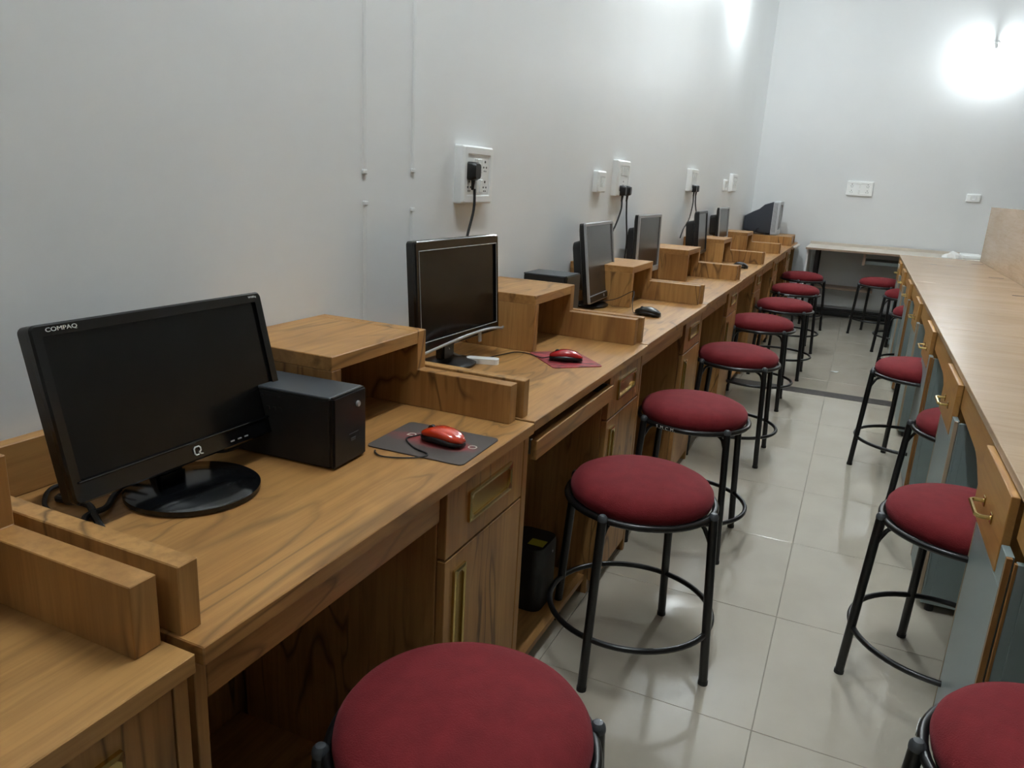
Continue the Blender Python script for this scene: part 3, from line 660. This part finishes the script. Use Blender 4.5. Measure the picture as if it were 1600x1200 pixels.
stools = [((.784, .885), 80, 'nearest stool on the left, only its seat in view'),
 ((.770, 1.972), 33, 'second from the camera on the left, foot ring fully in view'),
 ((.742, 2.835), 0, 'third stool on the left side, white letters on its rim'),
 ((.740, 3.96), 0, 'fourth stool on the left side, by the black mouse desk'),
 ((.72, 5.08), 2, 'fifth stool on the left side, beyond the dark floor strip'),
 ((.775, 6.02), 0, 'sixth stool on the left side, standing slightly into the aisle'),
 ((.765, 7.10), 12, 'seventh stool on the left side, white marks on its rim'),
 ((.735, 8.30), 40, 'farthest stool on the left side, by the last desk end'),
 ((1.650, 1.235), 50, 'nearest on the right, letters on its rim'),
 ((1.603, 2.235), 150, 'second stool on the right side, half under the counter'),
 ((1.728, 3.22), 130, 'third stool on the right side, mostly hidden by the counter'),
 ((1.588, 4.19), 152, 'fourth stool on the right side, standing before the dark floor strip'),
 ((1.728, 6.40), 140, 'fifth stool on the right side, only a sliver of seat in view'),
 ((1.690, 7.55), 160, 'sixth stool on the right side, just behind the sliver of another'),
 ((1.470, 8.42), 160, 'farthest stool on the right, under the far wall table')]
for i, ((x, y), a, lb) in enumerate(stools):
    lb = 'maroon round-seat stool, ' + lb
    if i == 0:
        s = st0; s.location = (x, y, 0); s.rotation_euler = (0, 0, math.radians(a)); s['label'] = lb
    else: s = dup(st0, (x, y, 0), math.radians(a), lb)
    stools[i] = s
lettering(stools[2], math.radians(-106))
lettering(stools[6], math.radians(-104 - 12), 'SMCM')
lettering(stools[8], math.radians(168 - 50), 'SMCM')

# ---------------------------------------------------------------- right counter
CX = 1.600
units = [(-.42, 1.708), (1.712, 3.858), (3.862, 5.985), (5.989, 8.70)]
bays = {0: [-.40, .66], 1: [1.735, 2.775], 2: [3.875, 4.90], 3: [6.0, 6.95, 7.85]}
ulab = ['nearest section of the long beech-top lab counter, at the right frame edge', 'second section of the long beech-top lab counter, between the two visible top joints', 'third section of the long beech-top lab counter, where the glare falls', 'farthest section of the long beech-top lab counter, meeting the far wall table']
PX = 1.60
for i, (y0, y1) in enumerate(units):
    loc = (CX, y0, 0)
    t = thing('lab_counter', ulab[i], 'counter', loc); t['group'] = 'lab counter sections on the right'
    MB().box(CX, 3.02, y0, y1, T - .022, T, bev=.0015).obj('worktop', 'beech_x', t, loc)
    for by in bays[i]:
        nxt = [v for v in bays[i] if v > by] + [y1]
        ye = min(nxt[0], y1 + .0) - .004
        # apron with curved underside
        pr = [(by + .37, T - .022), (by + .37, .612)]
        for k in range(9):
            s_ = k / 8; e = s_ * s_ * (3 - 2 * s_); pr.append((by + .38 + .26 * s_, .612 + .075 * e))
        pr += [(ye, .70), (ye, T - .022)]
        MB().prism(pr, 0, CX + .004, CX + .022).obj('apron', 'teak_y', t, loc)
        # drawer
        dr = MB().box(CX - .014, CX + .004, by + .004, by + .372, .603, T - .026, bev=.0015).obj('drawer', 'teak_y', t, loc)
        MB().box(CX + .004, CX + .42, by + .02, by + .355, .62, T - .04, bev=.001).obj('drawer_body', 'teak_y', dr, loc)
        hb = MB(); hy = by + .19; w = .055; xx = CX - .014
        hb.tube([(xx + .002, hy - w, .672), (xx - .024, hy - w, .672), (xx - .031, hy - w + .008, .672), (xx - .031, hy + w - .008, .672), (xx - .024, hy + w, .672), (xx + .002, hy + w, .672)], .0048, 6)
        for e in (-w, w): hb.box(xx - .003, xx, hy + e - .010, hy + e + .010, .660, .684, bev=.001)
        hb.obj('handle', 'brass', dr, loc)['label'] = 'brass bar handle'
        # pedestal under the drawer
        p0 = by - .09; p1 = p0 + .385; ZP = .668; uni = by == bays[i][0]
        if p0 < -.5: continue
        MB().box(PX + .024, PX + .44, p0, p0 + .018, .03, .77, bev=.001).obj('pedestal_side', 'grey', t, loc)
        MB().box(PX + .004, PX + .024, p0, p0 + .018, .03, ZP, bev=.001).obj('pedestal_side', 'grey', t, loc)
        MB().box(PX + .004, PX + .44, p1 - .018, p1, .03, .600, bev=.001).obj('pedestal_side', 'grey', t, loc)
        MB().box(PX + .004, PX + .44, p0 + .018, p1 - .018, .03, .05, bev=.001).obj('pedestal_floor', 'grey', t, loc)
        MB().box(PX + .42, PX + .44, p0 + .018, p1 - .018, .05, .600, bev=.001).obj('pedestal_back', 'grey', t, loc)
        dd = MB().box(PX - .012, PX + .004, p0 + .034, p1 - .004, .028, .598, bev=.001).obj('door', 'grey', t, loc)
        MB().box(PX - .0135, PX + .004, p1 - .004, p1 - .001, .028, .598, bev=0).obj('edge_band', 'edge', dd, loc)
        MB().box(PX - .012, PX + .004, p0 + .034, by + .002, .600, ZP, bev=.001).obj('filler_panel', 'grey', t, loc)
        MB().box(PX - .001, PX + .0042, p0 - .001, p0 + .010, .03, ZP, bev=.0005).obj('edge_band', 'brown' if uni else 'grey', t, loc)
        MB().box(PX - .012, PX - .001, p0 + .022, p0 + .033, .028, ZP, bev=.0005).obj('edge_band', 'brown' if uni else 'edge', dd, loc)
        b = MB()
        for fx in (PX + .03, PX + .40):
            for fy in (p0 + .02, p1 - .02): b.cyl((fx, fy, 0), (fx, fy, .031), .014, seg=12)
        b.obj('foot', 'rubber', t, loc)
    # far side support
    for yy in (y0 + .3, y1 - .3): MB().box(2.55, 3.0, yy, yy + .02, 0, T - .022, bev=.001).obj('end_panel', 'grey', t, loc)
# name plate on the far drawer
tag(MB().box(CX - .0195, CX - .0145, 7.92, 8.12, .715, .755, bev=.001).obj('drawer_plate', 'backtop'), 'small cream plate stuck on the farthest counter drawer', 'plate')
# divider screen on the counter and cable slots
loc = (2.31, 6.0, T)
t = thing('divider_screen', 'tall plain beech divider board standing along the middle of the counter', 'screen', loc)
MB().box(2.305, 2.330, 2.0, 5.38, T, T + .515, bev=.002).obj('divider_panel', 'beech_y', t, loc)
MB().box(2.305, 2.330, 5.385, 8.655, T, T + .515, bev=.002).obj('divider_panel', 'beech_y', t, loc)
for k, (sx, sy) in enumerate(((2.235, 8.215), (2.21, 6.845), (2.19, 5.625), (2.19, 3.3))):
    o = MB().box(sx - .05, sx + .05, sy - .008, sy + .008, T + .0002, T + .0016, bev=0).obj('cable_slot', 'dark_gap')
    tag(o, ['farthest dark cable slot in the counter beside the divider', 'middle dark cable slot in the counter beside the divider', 'dark cable slot in the counter cut by the right frame edge', 'dark cable slot in the counter outside the right frame edge'][k], 'cable slot', 'cable slots along the divider')

# ---------------------------------------------------------------- table along the far wall
loc = (.70, 8.70, 0)
t = thing('long_table', 'pale thin-topped table along the far wall on black steel legs', 'table', loc)
MB().box(.70, 3.0, 8.705, 9.40, T - .02, T, bev=.0015).obj('tabletop', 'backtop', t, loc)
MB().box(.70, 3.0, 8.700, 8.7045, T - .021, T - .001, bev=0).obj('front_edge', 'shelfbeige', t, loc)
MB().box(.70, 2.2, 9.39, 9.405, T, T + .03, bev=.001).obj('back_ledge', 'backtop', t, loc)
for lx in (.80, 1.95):
    MB().box(lx, lx + .035, 8.78, 8.815, 0, T - .021, bev=.002).obj('leg', 'black_metal', t, loc)
    MB().box(lx, lx + .035, 9.30, 9.335, 0, T - .021, bev=.002).obj('leg', 'black_metal', t, loc)
MB().box(.835, 1.95, 9.305, 9.33, .06, .09, bev=.002).obj('stretcher', 'black_metal', t, loc)
MB().box(.71, .73, 8.80, 9.38, .10, T - .021, bev=.001).obj('side_panel', 'plate', t, loc)
MB().box(.80, 1.42, 9.12, 9.385, .335, .36, bev=.002).obj('lower_shelf', 'shelfbeige', t, loc)
MB().box(.83, 2.0, 9.388, 9.398, .12, T - .03, bev=.001).obj('back_panel', 'wall2', t, loc)
tr = MB().box(1.27, 1.295, 8.76, 9.2, .655, T - .021, bev=.001).obj('tray_bracket', 'shelfbeige', t, loc)
MB().box(1.30, 1.9, 8.80, 9.2, .665, .70, bev=.002).obj('keyboard_tray', 'grey', t, loc)
# bits on the counter
t = thing('plastic_wrap', 'crumpled clear white plastic packet on the far end of the counter', 'packet', (2.08, 8.80, T))
rnd = random.Random(3); b = MB(); secs = []
for k in range(9):
    s_ = k / 8; secs.append([(-.09 + .18 * s_ + rnd.uniform(-.006, .006), .05 * math.sin(PI * (.15 + .7 * s_)) * math.cos(a) * rnd.uniform(.75, 1.1), .002 + (.075 * math.sin(PI * (.1 + .8 * s_)) * max(0, math.sin(a)) * rnd.uniform(.7, 1.1))) for a in [2 * PI * j / 10 for j in range(10)]])
b.loft(secs); b.obj('wrap', 'plate', t)
tag(MB().box(2.18, 2.36, 8.90, 9.25, T, T + .035, bev=.006).obj('white_box', 'plate'), 'low white box on the counter end between packet and divider', 'box')
b = MB(); b.loft([[(1.19 + x, 6.34 + y, .001 + z + .004 * abs(x) / .02) for x, y in ((-.03, -.012), (.02, -.02), (.035, .012), (-.01, .02))] for z in (0, .0012)])
tag(b.obj('paper_scrap', 'plate'), 'tiny white paper scrap on the aisle floor tiles', 'paper')
